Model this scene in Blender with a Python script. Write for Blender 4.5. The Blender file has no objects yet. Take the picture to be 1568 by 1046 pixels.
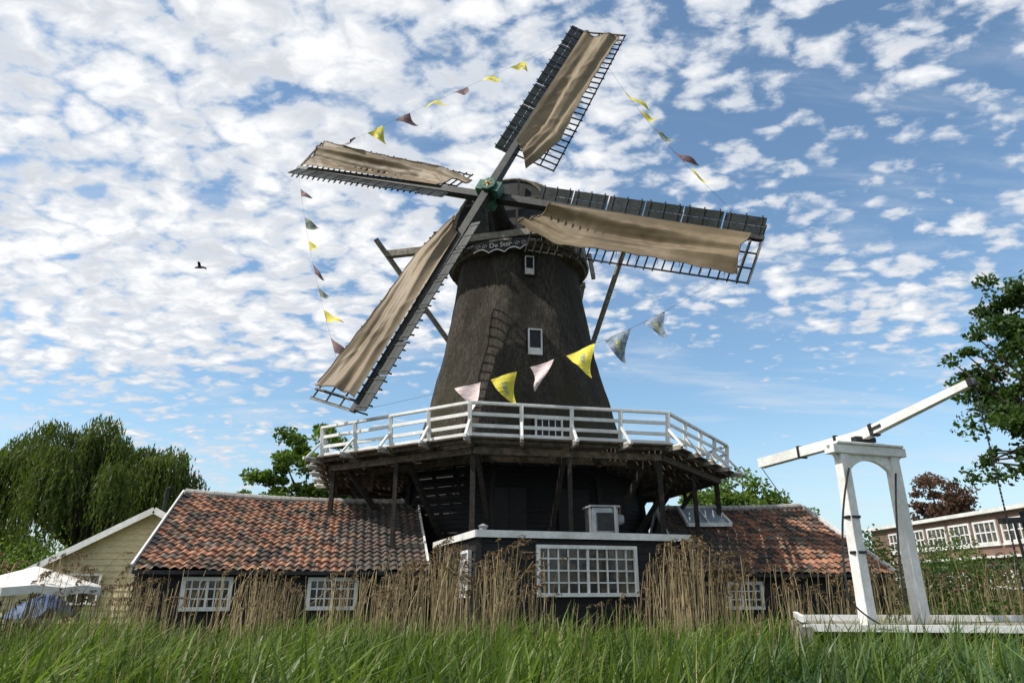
import bpy, math, random
import numpy as np
from mathutils import Vector, noise as mnoise
random.seed(7); rng=np.random.default_rng(7)
HC=1.5
sc=bpy.context.scene
def R(x,y,z): return Vector((x,y,z+HC))     # heights measured from eye level
# ---------------------------------------------------------------- helpers
class MB:
    def __init__(s): s.v=[];s.f=[];s.m=[];s.uv=None
    def add(s,vs,fs,mi=0):
        o=len(s.v); s.v+= [tuple(p) for p in vs]
        for f in fs: s.f.append(tuple(i+o for i in f)); s.m.append(mi)
    def quad(s,a,b,c,d,mi=0): s.add([a,b,c,d],[(0,1,2,3)],mi)
    def beam(s,p0,p1,w,h=None,mi=0,up=None,w1=None,h1=None):
        p0=Vector(p0);p1=Vector(p1); h=w if h is None else h
        w1=w if w1 is None else w1; h1=h if h1 is None else h1
        d=(p1-p0).normalized()
        up=Vector(up) if up is not None else (Vector((0,0,1)) if abs(d.z)<.95 else Vector((0,1,0)))
        x=d.cross(up).normalized(); y=x.cross(d).normalized()
        vs=[]
        for p,ww,hh in((p0,w,h),(p1,w1,h1)):
            for sx,sy in((-1,-1),(1,-1),(1,1),(-1,1)):
                vs.append(p+x*sx*ww/2+y*sy*hh/2)
        s.add(vs,[(0,3,2,1),(4,5,6,7),(0,1,5,4),(1,2,6,5),(2,3,7,6),(3,0,4,7)],mi)
    def box(s,c,sx,sy,sz,mi=0,rot=0):
        c=Vector(c);ca,sa=math.cos(rot),math.sin(rot)
        X=Vector((ca,sa,0))*sx/2;Y=Vector((-sa,ca,0))*sy/2;Z=Vector((0,0,sz/2))
        vs=[c+X*a+Y*b+Z*d for d in(-1,1) for a,b in((-1,-1),(1,-1),(1,1),(-1,1))]
        s.add(vs,[(0,3,2,1),(4,5,6,7),(0,1,5,4),(1,2,6,5),(2,3,7,6),(3,0,4,7)],mi)
    def tube(s,pts,rs,n=8,mi=0,cap=True):
        pts=[Vector(p) for p in pts]
        o=len(s.v)
        for i,p in enumerate(pts):
            d=(pts[min(i+1,len(pts)-1)]-pts[max(i-1,0)]).normalized()
            up=Vector((0,0,1)) if abs(d.z)<.9 else Vector((0,1,0))
            x=d.cross(up).normalized();y=x.cross(d)
            r=rs[i] if hasattr(rs,'__len__') else rs
            for k in range(n):
                a=2*math.pi*k/n
                s.v.append(tuple(p+x*math.cos(a)*r+y*math.sin(a)*r))
        for i in range(len(pts)-1):
            for k in range(n):
                a=o+i*n+k;b=o+i*n+(k+1)%n
                s.f.append((a,b,b+n,a+n));s.m.append(mi)
        if cap:
            s.f.append(tuple(o+k for k in range(n))[::-1]);s.m.append(mi)
            e=o+(len(pts)-1)*n
            s.f.append(tuple(e+k for k in range(n)));s.m.append(mi)
    def obj(s,name,mats,parent=None,smooth=False,bevel=0):
        me=bpy.data.meshes.new(name); me.from_pydata(s.v,[],s.f)
        for m in mats: me.materials.append(m)
        me.polygons.foreach_set('material_index',s.m)
        if smooth: me.polygons.foreach_set('use_smooth',[True]*len(s.f))
        me.update()
        ob=bpy.data.objects.new(name,me); sc.collection.objects.link(ob)
        if parent: ob.parent=parent
        if bevel:
            b=ob.modifiers.new('bevel','BEVEL');b.width=bevel;b.segments=1
        return ob
def empty(name):
    e=bpy.data.objects.new(name,None); sc.collection.objects.link(e); e.empty_display_size=.5; return e
def grid_mesh(name,P,mats,parent=None,smooth=True,uv=None,wrap=False,mi=None):
    nu,nv=P.shape[:2]
    me=bpy.data.meshes.new(name)
    idx=np.arange(nu*nv).reshape(nu,nv)
    if wrap: idx=np.vstack([idx,idx[:1]])
    f=np.stack([idx[:-1,:-1],idx[1:,:-1],idx[1:,1:],idx[:-1,1:]],-1).reshape(-1,4)
    me.from_pydata(P.reshape(-1,3).tolist(),[],f.tolist())
    for m in mats: me.materials.append(m)
    if smooth: me.polygons.foreach_set('use_smooth',[True]*len(f))
    if uv is not None:
        l=me.uv_layers.new(name='UVMap'); l.data.foreach_set('uv',uv.reshape(-1,2)[f.reshape(-1)].astype(np.float32).ravel())
    me.update()
    ob=bpy.data.objects.new(name,me); sc.collection.objects.link(ob)
    if parent: ob.parent=parent
    return ob
def np_mesh(name,verts,faces,mat,tint=None,parent=None,smooth=False):
    me=bpy.data.meshes.new(name); n=len(verts); k=faces.shape[1]; nf=len(faces)
    me.vertices.add(n); me.vertices.foreach_set('co',verts.astype(np.float32).ravel())
    me.loops.add(nf*k); me.loops.foreach_set('vertex_index',faces.astype(np.int32).ravel())
    me.polygons.add(nf); me.polygons.foreach_set('loop_start',np.arange(0,nf*k,k,dtype=np.int32))
    me.polygons.foreach_set('loop_total',np.full(nf,k,dtype=np.int32))
    me.update(calc_edges=True)
    if smooth: me.polygons.foreach_set('use_smooth',np.ones(nf,dtype=bool))
    if tint is not None:
        a=me.attributes.new('tint','FLOAT','FACE'); a.data.foreach_set('value',tint.astype(np.float32))
    me.materials.append(mat); me.validate()
    ob=bpy.data.objects.new(name,me); sc.collection.objects.link(ob)
    if parent: ob.parent=parent
    return ob
# ---------------------------------------------------------------- materials
def newmat(name):
    m=bpy.data.materials.new(name); m.use_nodes=True
    nt=m.node_tree; return m,nt,nt.nodes['Principled BSDF']
def mixc(nt,f,a,b,bt='MIX'):
    n=nt.nodes.new('ShaderNodeMix'); n.data_type='RGBA'; n.blend_type=bt
    for s,v in((n.inputs[0],f),(n.inputs[6],a),(n.inputs[7],b)):
        if hasattr(v,'is_linked') or hasattr(v,'node'): nt.links.new(v,s)
        elif isinstance(v,(tuple,list)): s.default_value=(*v[:3],1)
        else: s.default_value=v
    return n.outputs[2]
def mth(nt,op,a,b=None,c=None,clamp=False):
    n=nt.nodes.new('ShaderNodeMath'); n.operation=op; n.use_clamp=clamp
    for i,v in enumerate((a,b,c)):
        if v is None: continue
        if hasattr(v,'node'): nt.links.new(v,n.inputs[i])
        else: n.inputs[i].default_value=v
    return n.outputs[0]
def mrange(nt,v,a,b,c=0,d=1,smooth=True):
    n=nt.nodes.new('ShaderNodeMapRange'); n.interpolation_type='SMOOTHSTEP' if smooth else 'LINEAR'
    nt.links.new(v,n.inputs[0])
    for i,x in zip((1,2,3,4),(a,b,c,d)): n.inputs[i].default_value=x
    return n.outputs[0]
def nz(nt,vec,scale,detail=5,rough=.55,dist=0):
    n=nt.nodes.new('ShaderNodeTexNoise'); n.inputs['Scale'].default_value=scale
    n.inputs['Detail'].default_value=detail; n.inputs['Roughness'].default_value=rough; n.inputs['Distortion'].default_value=dist
    if vec is not None: nt.links.new(vec,n.inputs['Vector'])
    return n.outputs['Fac']
def ocoord(nt,st=(1,1,1)):
    t=nt.nodes.new('ShaderNodeTexCoord'); m=nt.nodes.new('ShaderNodeMapping'); m.inputs['Scale'].default_value=st
    nt.links.new(t.outputs['Object'],m.inputs['Vector']); return m.outputs[0]
def mat(name,c1,c2=None,rough=.8,scale=4,st=(1,1,1),bump=.3,bscale=None,dirt=.35,metal=0,spec=.3,bdist=.02,dcol=None):
    m,nt,p=newmat(name)
    if c2 is None: c2=tuple(min(1,x*1.5) for x in c1)
    co=ocoord(nt,st)
    f=mrange(nt,nz(nt,co,scale,5,.6),.35,.65)
    c=mixc(nt,f,c1,c2)
    co2=ocoord(nt,(1,1,1))
    d=mrange(nt,nz(nt,co2,1.1,4,.6),.38,.68,0,dirt)
    c=mixc(nt,d,c,dcol or tuple(x*.45 for x in c1))
    nt.links.new(c,p.inputs['Base Color'])
    p.inputs['Roughness'].default_value=rough; p.inputs['Metallic'].default_value=metal
    p.inputs['Specular IOR Level'].default_value=spec
    if bump:
        b=nt.nodes.new('ShaderNodeBump'); b.inputs['Strength'].default_value=bump; b.inputs['Distance'].default_value=bdist
        nt.links.new(nz(nt,co,bscale or scale*3,4,.6),b.inputs['Height']); nt.links.new(b.outputs[0],p.inputs['Normal'])
    return m
def foliage(name,ca,cb,trans=.3,rough=.6):
    m,nt,p=newmat(name)
    a=nt.nodes.new('ShaderNodeAttribute'); a.attribute_name='tint'
    c=mixc(nt,a.outputs['Fac'],ca,cb)
    n=mrange(nt,nz(nt,ocoord(nt),.8,2),.35,.65,0,.4)
    c=mixc(nt,n,c,tuple(x*.6 for x in ca))
    nt.links.new(c,p.inputs['Base Color']); p.inputs['Roughness'].default_value=rough
    p.inputs['Specular IOR Level'].default_value=.25
    t=nt.nodes.new('ShaderNodeBsdfTranslucent'); nt.links.new(mixc(nt,1.0,c,(1.0,1.1,.5),'MULTIPLY'),t.inputs[0])
    mx=nt.nodes.new('ShaderNodeMixShader'); mx.inputs[0].default_value=trans
    nt.links.new(p.outputs[0],mx.inputs[1]);nt.links.new(t.outputs[0],mx.inputs[2])
    nt.links.new(mx.outputs[0],nt.nodes['Material Output'].inputs[0]); return m
M={}
M['tar']=mat('tarred_wood',(.006,.006,.007),(.015,.014,.014),.6,6,(1,1,5),.25,None,.3)
M['darkwood']=mat('dark_wood',(.016,.014,.012),(.042,.035,.028),.8,7,(1,1,1),.3)
M['greywood']=mat('weathered_wood',(.20,.18,.15),(.36,.33,.28),.8,6,(1,1,1),.3)
M['brownwood']=mat('brown_beam_wood',(.055,.042,.030),(.125,.10,.075),.8,6,(1,1,1),.3)
M['white']=mat('white_paint',(.70,.70,.68),(.82,.82,.80),.5,9,(1,1,1),.15,None,.45,dcol=(.42,.41,.37))
M['stock']=mat('sail_stock_paint',(.02,.022,.022),(.05,.052,.05),.55,4,(1,1,1),.15)
M['board']=mat('leading_board_paint',(.012,.017,.018),(.030,.038,.038),.5,4,(1,1,1),.2)
M['green']=mat('green_enamel',(.03,.10,.075),(.06,.16,.12),.4,4,(1,1,1),.1)
M['red']=mat('red_paint',(.3,.04,.02),(.4,.07,.03),.5)
M['gold']=mat('gold_paint',(.5,.36,.08),(.6,.45,.12),.4)
M['cream']=mat('cream_boards',(.50,.43,.26),(.64,.56,.36),.7,5,(1,1,4),.2)
M['metal']=mat('galvanised_metal',(.35,.36,.37),(.5,.51,.52),.35,5,metal=.8)
M['iron']=mat('black_iron',(.015,.015,.016),(.03,.03,.03),.5,6)
M['zinc']=mat('zinc_roof',(.22,.23,.24),(.3,.31,.32),.5,4)
M['mortar']=mat('ridge_mortar',(.34,.32,.29),(.5,.47,.43),.9,6)
M['bark']=mat('bark',(.05,.04,.03),(.11,.09,.07),.95,8,(1,1,.3),.8)
M['canvasw']=mat('parasol_canvas',(.7,.68,.62),(.8,.78,.72),.8)
M['blue']=mat('blue_tarp',(.05,.09,.2),(.08,.14,.28),.6)
def canvas():
    m,nt,p=newmat('sail_canvas')
    co=ocoord(nt)
    c=mixc(nt,mrange(nt,nz(nt,co,.45,3,.5),.32,.68),(.18,.130,.076),(.31,.235,.145))
    c=mixc(nt,mrange(nt,nz(nt,co,7,4,.6),.42,.78,0,.22),c,(.13,.10,.065))
    nt.links.new(c,p.inputs['Base Color']);p.inputs['Roughness'].default_value=.55
    p.inputs['Specular IOR Level'].default_value=.4
    b=nt.nodes.new('ShaderNodeBump');b.inputs['Strength'].default_value=.2;b.inputs['Distance'].default_value=.01
    nt.links.new(nz(nt,co,10,4,.6,.5),b.inputs['Height']);nt.links.new(b.outputs[0],p.inputs['Normal'])
    t=nt.nodes.new('ShaderNodeBsdfTranslucent');nt.links.new(c,t.inputs[0])
    mx=nt.nodes.new('ShaderNodeMixShader');mx.inputs[0].default_value=.25
    nt.links.new(p.outputs[0],mx.inputs[1]);nt.links.new(t.outputs[0],mx.inputs[2])
    nt.links.new(mx.outputs[0],nt.nodes['Material Output'].inputs[0]);return m
M['canvas']=canvas()
def glass(name='window_glass',c=(.02,.022,.025)):
    m,nt,p=newmat(name)
    f=mrange(nt,nz(nt,ocoord(nt),2.2,3),.4,.62)
    nt.links.new(mixc(nt,f,c,(.10,.08,.055)),p.inputs['Base Color']); p.inputs['Roughness'].default_value=.08
    p.inputs['Specular IOR Level'].default_value=.6; return m
M['glass']=glass()
def tiles(name,d0,d1):
    m,nt,p=newmat(name)
    uv=nt.nodes.new('ShaderNodeUVMap');sx=nt.nodes.new('ShaderNodeSeparateXYZ');nt.links.new(uv.outputs[0],sx.inputs[0])
    cb=nt.nodes.new('ShaderNodeCombineXYZ')
    nt.links.new(mth(nt,'FLOOR',sx.outputs[0]),cb.inputs[0]);nt.links.new(mth(nt,'FLOOR',sx.outputs[1]),cb.inputs[1])
    wn=nt.nodes.new('ShaderNodeTexWhiteNoise');wn.noise_dimensions='2D';nt.links.new(cb.outputs[0],wn.inputs['Vector'])
    r=nt.nodes.new('ShaderNodeValToRGB');r.color_ramp.interpolation='LINEAR'
    e=r.color_ramp.elements; e[0].position=0;e[0].color=(.030,.027,.025,1);e[1].position=1;e[1].color=(.20,.16,.125,1)
    for pos,c in((.18,(.070,.045,.036)),(.38,(.17,.080,.050)),(.60,(.29,.128,.072)),(.82,(.40,.19,.105)),(.93,(.14,.105,.085))):
        q=e.new(pos);q.color=(*c,1)
    nt.links.new(wn.outputs['Value'],r.inputs[0])
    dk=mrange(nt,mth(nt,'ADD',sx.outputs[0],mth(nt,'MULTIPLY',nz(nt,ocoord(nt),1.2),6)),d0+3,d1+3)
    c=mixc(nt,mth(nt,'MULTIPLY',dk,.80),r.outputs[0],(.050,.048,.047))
    li=mrange(nt,nz(nt,ocoord(nt),1.3,6,.74),.45,.64,0,.80)
    c=mixc(nt,li,c,(.075,.068,.048))
    sp=mrange(nt,nz(nt,ocoord(nt),14,3,.6),.57,.72,0,.65)
    c=mixc(nt,sp,c,(.28,.26,.21))
    nt.links.new(c,p.inputs['Base Color']);p.inputs['Roughness'].default_value=.85
    b=nt.nodes.new('ShaderNodeBump');b.inputs['Strength'].default_value=.4;b.inputs['Distance'].default_value=.01
    nt.links.new(nz(nt,ocoord(nt),30),b.inputs['Height']);nt.links.new(b.outputs[0],p.inputs['Normal'])
    return m
def brick():
    m,nt,p=newmat('brick'); b=nt.nodes.new('ShaderNodeTexBrick')
    t=nt.nodes.new('ShaderNodeTexCoord');mp=nt.nodes.new('ShaderNodeMapping');mp.inputs['Rotation'].default_value=(0,math.radians(90),math.radians(90))
    nt.links.new(t.outputs['Object'],mp.inputs[0]);nt.links.new(mp.outputs[0],b.inputs[0])
    b.inputs['Color1'].default_value=(.16,.085,.06,1);b.inputs['Color2'].default_value=(.22,.12,.085,1);b.inputs['Mortar'].default_value=(.2,.18,.16,1)
    b.inputs['Scale'].default_value=4.5
    nt.links.new(mixc(nt,mrange(nt,nz(nt,ocoord(nt),.6),.4,.6,0,.4),b.outputs[0],(.13,.08,.06)),p.inputs['Base Color']);p.inputs['Roughness'].default_value=.9
    return m
M['brick']=brick()

# ---------------------------------------------------------------- camera
cam=bpy.data.cameras.new('camera');co=bpy.data.objects.new('camera',cam);sc.collection.objects.link(co)
co.location=(0,0,HC);co.rotation_euler=(math.radians(90+19.8),0,0);cam.lens=24;cam.sensor_width=36
cam.clip_start=.05;cam.clip_end=3000;sc.camera=co
# ---------------------------------------------------------------- light + sky
sd=Vector((-.95,-.31,0)).normalized();EL=math.radians(50)
sdir=Vector((sd.x*math.cos(EL),sd.y*math.cos(EL),math.sin(EL)))
sl=bpy.data.lights.new('sun','SUN');sl.energy=5.0;sl.angle=math.radians(.6);sl.color=(1,.95,.87)
so=bpy.data.objects.new('sun',sl);sc.collection.objects.link(so);so.rotation_euler=(-sdir).to_track_quat('-Z','Y').to_euler();so.location=(-20,-10,40)
w=bpy.data.worlds.new('World');sc.world=w;w.use_nodes=True;nt=w.node_tree
bg=nt.nodes['Background'];bg.inputs[1].default_value=.13
sky=nt.nodes.new('ShaderNodeTexSky');sky.sky_type='NISHITA';sky.sun_disc=False;sky.sun_elevation=EL;sky.sun_rotation=math.atan2(sd.x,sd.y)
tc=nt.nodes.new('ShaderNodeTexCoord');sx=nt.nodes.new('ShaderNodeSeparateXYZ');nt.links.new(tc.outputs['Generated'],sx.inputs[0])
zc=mth(nt,'ADD',mth(nt,'MAXIMUM',sx.outputs[2],0.0),.20)
px=mth(nt,'DIVIDE',sx.outputs[0],zc);py=mth(nt,'DIVIDE',sx.outputs[1],zc)
az=mth(nt,'DIVIDE',sx.outputs[0],mth(nt,'MAXIMUM',mth(nt,'ABSOLUTE',sx.outputs[1]),.35))
cb=nt.nodes.new('ShaderNodeCombineXYZ');nt.links.new(px,cb.inputs[0]);nt.links.new(py,cb.inputs[1])
P0=cb.outputs[0]
mp=nt.nodes.new('ShaderNodeMapping');mp.inputs['Rotation'].default_value=(0,0,math.radians(24));mp.inputs['Scale'].default_value=(1,1.3,1);mp.inputs['Location'].default_value=(3.1,1.7,0);nt.links.new(P0,mp.inputs[0])
PM=mp.outputs[0]
nf=nz(nt,PM,15,6,.60,.2)
nl=nz(nt,P0,1.5,2,.5)
nm=nz(nt,PM,4.5,3,.5)
dn=nt.nodes.new('ShaderNodeTexNoise');dn.inputs['Scale'].default_value=9;dn.inputs['Detail'].default_value=3;nt.links.new(PM,dn.inputs['Vector'])
va=nt.nodes.new('ShaderNodeVectorMath');va.operation='MULTIPLY_ADD';nt.links.new(dn.outputs['Color'],va.inputs[0]);va.inputs[1].default_value=(.14,.14,0);nt.links.new(PM,va.inputs[2])
vo=nt.nodes.new('ShaderNodeTexVoronoi');vo.feature='F1';vo.voronoi_dimensions='2D';vo.inputs['Scale'].default_value=13;nt.links.new(va.outputs[0],vo.inputs['Vector'])
cell=mth(nt,'SUBTRACT',.75,vo.outputs['Distance'])
d=mth(nt,'ADD',mth(nt,'MULTIPLY',nf,.62),mth(nt,'MULTIPLY',nl,.34));d=mth(nt,'ADD',d,mth(nt,'MULTIPLY',nm,.24));d=mth(nt,'ADD',d,mth(nt,'MULTIPLY',cell,.30))
cov=mth(nt,'ADD',mrange(nt,az,-.35,.35,.160,.020),mrange(nt,py,1.50,2.10,.0,-.21))
d=mth(nt,'ADD',d,cov)
mask=mrange(nt,d,.665,.815)
thick=mrange(nt,d,.76,.93)
gr=mrange(nt,mth(nt,'ADD',mth(nt,'MULTIPLY',nz(nt,va.outputs[0],10,4,.6),.6),mth(nt,'MULTIPLY',nm,.4)),.40,.58)
ccol=mixc(nt,thick,(5.4,5.8,6.4),mixc(nt,gr,(5.3,5.5,5.9),(8.0,8.05,8.1)))
vm=nt.nodes.new('ShaderNodeMapping');vm.inputs['Scale'].default_value=(.8,3.2,1);vm.inputs['Rotation'].default_value=(0,0,math.radians(-8));nt.links.new(P0,vm.inputs[0])
veil=mrange(nt,nz(nt,vm.outputs[0],2.0,6,.62,.4),.46,.76,0,.50)
hz=mrange(nt,sx.outputs[2],.0,.25,.55,.0)
skc=mixc(nt,1.0,sky.outputs[0],(1.20,1.38,1.38),'MULTIPLY')
c=mixc(nt,veil,skc,(5.8,6.2,6.7))
c=mixc(nt,mth(nt,'MULTIPLY',mask,.97),c,ccol)
c=mixc(nt,hz,c,(5.0,5.8,6.7))
nt.links.new(c,bg.inputs[0])
sc.view_settings.view_transform='Standard';sc.view_settings.look='None';sc.view_settings.exposure=0
# ---------------------------------------------------------------- ground
def ground():
    n=121; xs=np.linspace(-1,1,n); xs=np.sign(xs)*np.abs(xs)**3*900
    ys=xs.copy(); X,Y=np.meshgrid(xs,ys,indexing='ij')
    Z=np.array([[.10*mnoise.noise(Vector((a*.15,b*.15,0))) if abs(a)<90 and abs(b)<90 else 0 for b in ys] for a in xs])-.05
    P=np.stack([X,Y+20,Z],-1)
    m=mat('meadow_ground',(.035,.05,.018),(.07,.085,.03),.95,3,(1,1,1),.6)
    return grid_mesh('ground',P,[m])
ground()
# ================================================================ WINDMILL
mill=empty('windmill')
CX,CY=.25,28.0
ROT=math.radians(12)
def polyr(th):
    s=0
    for k in range(-4,5):
        t=th+math.radians(2.2*k)
        a=(t-(-math.pi/2+ROT)+math.pi/8)%(math.pi/4)-math.pi/8
        s+=math.cos(math.pi/8)/math.cos(a)
    return s/9*1.008
def oct_pt(k,r,z):      # corner k ; k=0 is front-left corner
    a=-math.pi/2+ROT-math.pi/8+k*math.pi/4
    return Vector((CX+r*math.cos(a),CY+r*math.sin(a),z+HC))
prof=[(4.35,4.72),(4.6,4.62),(5.5,4.33),(7,3.92),(9,3.45),(11,3.07),(12.4,2.86),(13.2,2.8)]
zs=np.linspace(4.3,13.2,110)
rr=np.interp(zs,[p[0] for p in prof],[p[1] for p in prof])
nt_=200
P=np.zeros((nt_,110,3))
for i in range(nt_):
    th=2*math.pi*i/nt_;pr=polyr(th)
    for j in range(110):
        q=pr*rr[j]
        q+=.08*mnoise.noise(Vector((math.cos(th)*q*1.1,math.sin(th)*q*1.1,zs[j]*.5)))+.02*mnoise.noise(Vector((math.cos(th)*q*4,math.sin(th)*q*4,zs[j]*1.5)))
        P[i,j]=(CX+q*math.cos(th),CY+q*math.sin(th),zs[j]+HC)
m,nt,p=newmat('thatch_body')
a=nz(nt,ocoord(nt,(1,1,.22)),14,7,.80); b2=nz(nt,ocoord(nt,(1,1,.35)),.9,6,.72)
c=mixc(nt,mrange(nt,a,.36,.64),(.018,.0155,.013),(.094,.082,.068))
c=mixc(nt,mrange(nt,b2,.40,.62,0,.75),c,(.020,.0165,.014))
c=mixc(nt,mrange(nt,nz(nt,ocoord(nt,(1,1,.8)),60,3,.6),.45,.7,0,.35),c,(.145,.13,.11))
geo=nt.nodes.new('ShaderNodeSeparateXYZ');nt.links.new(ocoord(nt),geo.inputs[0])
c=mixc(nt,mth(nt,'MULTIPLY',mrange(nt,geo.outputs[2],12,6.0),mrange(nt,nz(nt,ocoord(nt,(1,1,.5)),.8,5),.40,.60,0,.7)),c,(.045,.044,.024))
nt.links.new(c,p.inputs['Base Color']);p.inputs['Roughness'].default_value=.95;p.inputs['Specular IOR Level'].default_value=.12
bp=nt.nodes.new('ShaderNodeBump');bp.inputs['Strength'].default_value=.85;bp.inputs['Distance'].default_value=.045
hh=mth(nt,'ADD',nz(nt,ocoord(nt,(1,1,.30)),26,5,.75),mth(nt,'MULTIPLY',nz(nt,ocoord(nt,(.7,.7,1.0)),2.2,6),.9))
nt.links.new(hh,bp.inputs['Height']);nt.links.new(bp.outputs[0],p.inputs['Normal'])
grid_mesh('thatched_body',P,[m],mill,True,wrap=True)
mb=MB(); n=34
for k in range(8):
    for i in range(n):
        z0=-1.55+i*(5.8/n); z1=z0+5.8/n+.0
        r0=5.25-.55*(i/n)+.035; r1=5.25-.55*((i+1)/n)+.0
        a,b=oct_pt(k,r0,z0),oct_pt(k+1,r0,z0);c_,d_=oct_pt(k+1,r1,z1),oct_pt(k,r1,z1)
        mb.quad(a,b,c_,d_)
        rr0=5.25-.55*(i/n)
        mb.quad(oct_pt(k,rr0,z0),oct_pt(k+1,rr0,z0),b,a)
for k in range(8): mb.beam(oct_pt(k,5.32,-1.5),oct_pt(k,4.78,4.15),.16)
fo=Vector((math.sin(ROT),-math.cos(ROT),0)); fx=Vector((math.cos(ROT),math.sin(ROT),0))
for off in(-1.3,.9):
    o=Vector((CX,CY,HC+2.2))+fo*4.63+fx*off
    mb.box(o,1.1,.10,1.9,0,ROT);mb.box(o+fo*.04,.06,.10,1.9,0,ROT)
mb.obj('tarred_base',[M['tar']],mill)
def window(mbw,o,xd,w_,h_,nx,ny,out,fr=.07,bar=.03,thickmid=None):
    """o = lower-left corner on wall, xd = unit vec along wall, out= outward unit normal"""
    o=Vector(o);xd=Vector(xd).normalized();out=Vector(out).normalized();up=Vector((0,0,1))
    g=o+out*.02
    mbw.quad(g,g+xd*w_,g+xd*w_+up*h_,g+up*h_,1)
    c=o+out*.05
    mbw.beam(c-xd*fr/2,c+xd*(w_+fr/2),.1,fr,0,up=up)
    mbw.beam(c-xd*fr/2+up*h_,c+xd*(w_+fr/2)+up*h_,.1,fr,0,up=up)
    mbw.beam(c+up*fr/2,c+up*(h_-fr/2),.096,fr,0,up=xd)
    mbw.beam(c+xd*w_+up*fr/2,c+xd*w_+up*(h_-fr/2),.096,fr,0,up=xd)
    for i in range(1,nx):
        bw=bar*1.9 if thickmid and i in thickmid else bar
        mbw.beam(c+xd*w_*i/nx+up*fr/2-out*.005,c+xd*w_*i/nx+up*(h_-fr/2)-out*.005,.05,bw,0,up=xd)
    for j in range(1,ny):
        mbw.beam(c+xd*fr/2+up*h_*j/ny-out*.009,c+xd*(w_-fr/2)+up*h_*j/ny-out*.009,.044,bar,0,up=up)
wm=MB()
def bodywin(z,off,w_,h_,nx,ny,fr=.06,panel=0):
    r=float(np.interp(z,[p[0] for p in prof],[p[1] for p in prof]))*math.cos(math.pi/8)
    o=Vector((CX,CY,HC+z))+fo*(r+.06)+fx*(off-w_/2)
    wm.box(o+fx*w_/2+Vector((0,0,h_/2))-fo*.27,w_+.14,.5,h_+.14,2,ROT)
    window(wm,o+fo*.0,fx,w_,h_,nx,ny,fo,fr,.03)
    if panel: wm.box(o+fx*w_/2+fo*.045+Vector((0,0,h_*panel/2)),w_-.05,.03,h_*panel,0,ROT)
bodywin(8.35,-.08,.50,1.0,1,1,.05,.26)
bodywin(12.0,-.12,.34,.78,1,1,.03,.33)
bodywin(4.62,.15,.95,1.0,4,3)
g2=mat('dark_window_glass',(.008,.009,.010),(.02,.02,.022),.35,3,bump=0)
wm.obj('body_windows',[M['white'],g2,M['tar']],mill)
# ---- stage
FZ=4.18
dk=MB()
for k in range(8):
    for j in range(15):
        r0=4.6+j*.262; r1=r0+.262-.06+random.uniform(-.015,.015)
        tk=random.uniform(-.006,.006)
        a,b=oct_pt(k,r0,FZ+tk),oct_pt(k+1,r0,FZ+tk);c_,d_=oct_pt(k+1,r1,FZ+tk),oct_pt(k,r1,FZ+tk)
        dn_=Vector((0,0,-.05))
        dk.add([a,b,c_,d_,a+dn_,b+dn_,c_+dn_,d_+dn_],[(0,3,2,1),(4,5,6,7),(0,1,5,4),(2,3,7,6),(1,2,6,5),(3,0,4,7)],0)
    for q in range(4):
        A=oct_pt(k,1,0);B=oct_pt(k+1,1,0)
        dirv=(A*(1-q/4)+B*(q/4))-Vector((CX,CY,HC))
        lift=Vector((0,0,-.14))
        c0=Vector((CX,CY,HC+FZ))
        dk.beam(c0+dirv*4.5+lift,c0+dirv*8.15+lift,.12,.17,0)
        dk.beam(c0+dirv*8.15+lift*.9,c0+dirv*8.75+lift*.9,.11,.13,2)
    for rad,zz,wd in((7.85,FZ-.33,.2),(6.3,FZ-.31,.16),(8.25,FZ-.12,.1)):
        dk.beam(oct_pt(k,rad,zz),oct_pt(k+1,rad,zz),wd*.8,wd,0)
    dk.beam(oct_pt(k,7.75,-1.5),oct_pt(k,7.75,FZ-.42),.15,.15,1)
    mid=lambda r,z:(oct_pt(k,r,z)+oct_pt(k+1,r,z))/2
    dk.beam(mid(7.85,-1.5),mid(7.85,FZ-.42),.13,.13,1)
    for q in (.0,.5):
        f=(lambda r,z:oct_pt(k,r,z)*(1-q)+oct_pt(k+1,r,z)*q)
        dk.beam(f(5.05,1.3),f(7.2,FZ-.35),.14,.16,1)
dk.obj('stage_deck',[M['brownwood'],M['darkwood'],M['greywood']],mill)
rl=MB(); RR=8.17; OUT=.12
for k in range(8):
    seg=4
    for q in range(seg):
        f=lambda t,r,z:oct_pt(k,r,z)*(1-t)+oct_pt(k+1,r,z)*t
        t0=q/seg
        b0=f(t0,RR,FZ+.0);t1=f(t0,RR+OUT,FZ+1.0)
        rl.beam(b0-Vector((0,0,.1)),t1,.12,.12,0)
        rl.beam(f(t0,RR+.60,FZ-.08),f(t0,RR+.10,FZ+.5),.08,.07,0)
        rl.beam(f(t0,RR+.05,FZ-.07),f(t0,RR+.68,FZ-.07),.10,.10,0)
    for zz,ww,hh in((1.03,.12,.085),(.70,.05,.11),(.36,.05,.11)):
        o=OUT*zz/1.05+.0
        rl.beam(oct_pt(k,RR+o,FZ+zz),oct_pt(k+1,RR+o,FZ+zz),ww,hh,0)
    rl.beam(oct_pt(k,RR+.02,FZ+.06),oct_pt(k+1,RR+.02,FZ+.06),.06,.17,0)
rl.obj('stage_railing',[M['white']],mill,bevel=.008)
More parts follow.
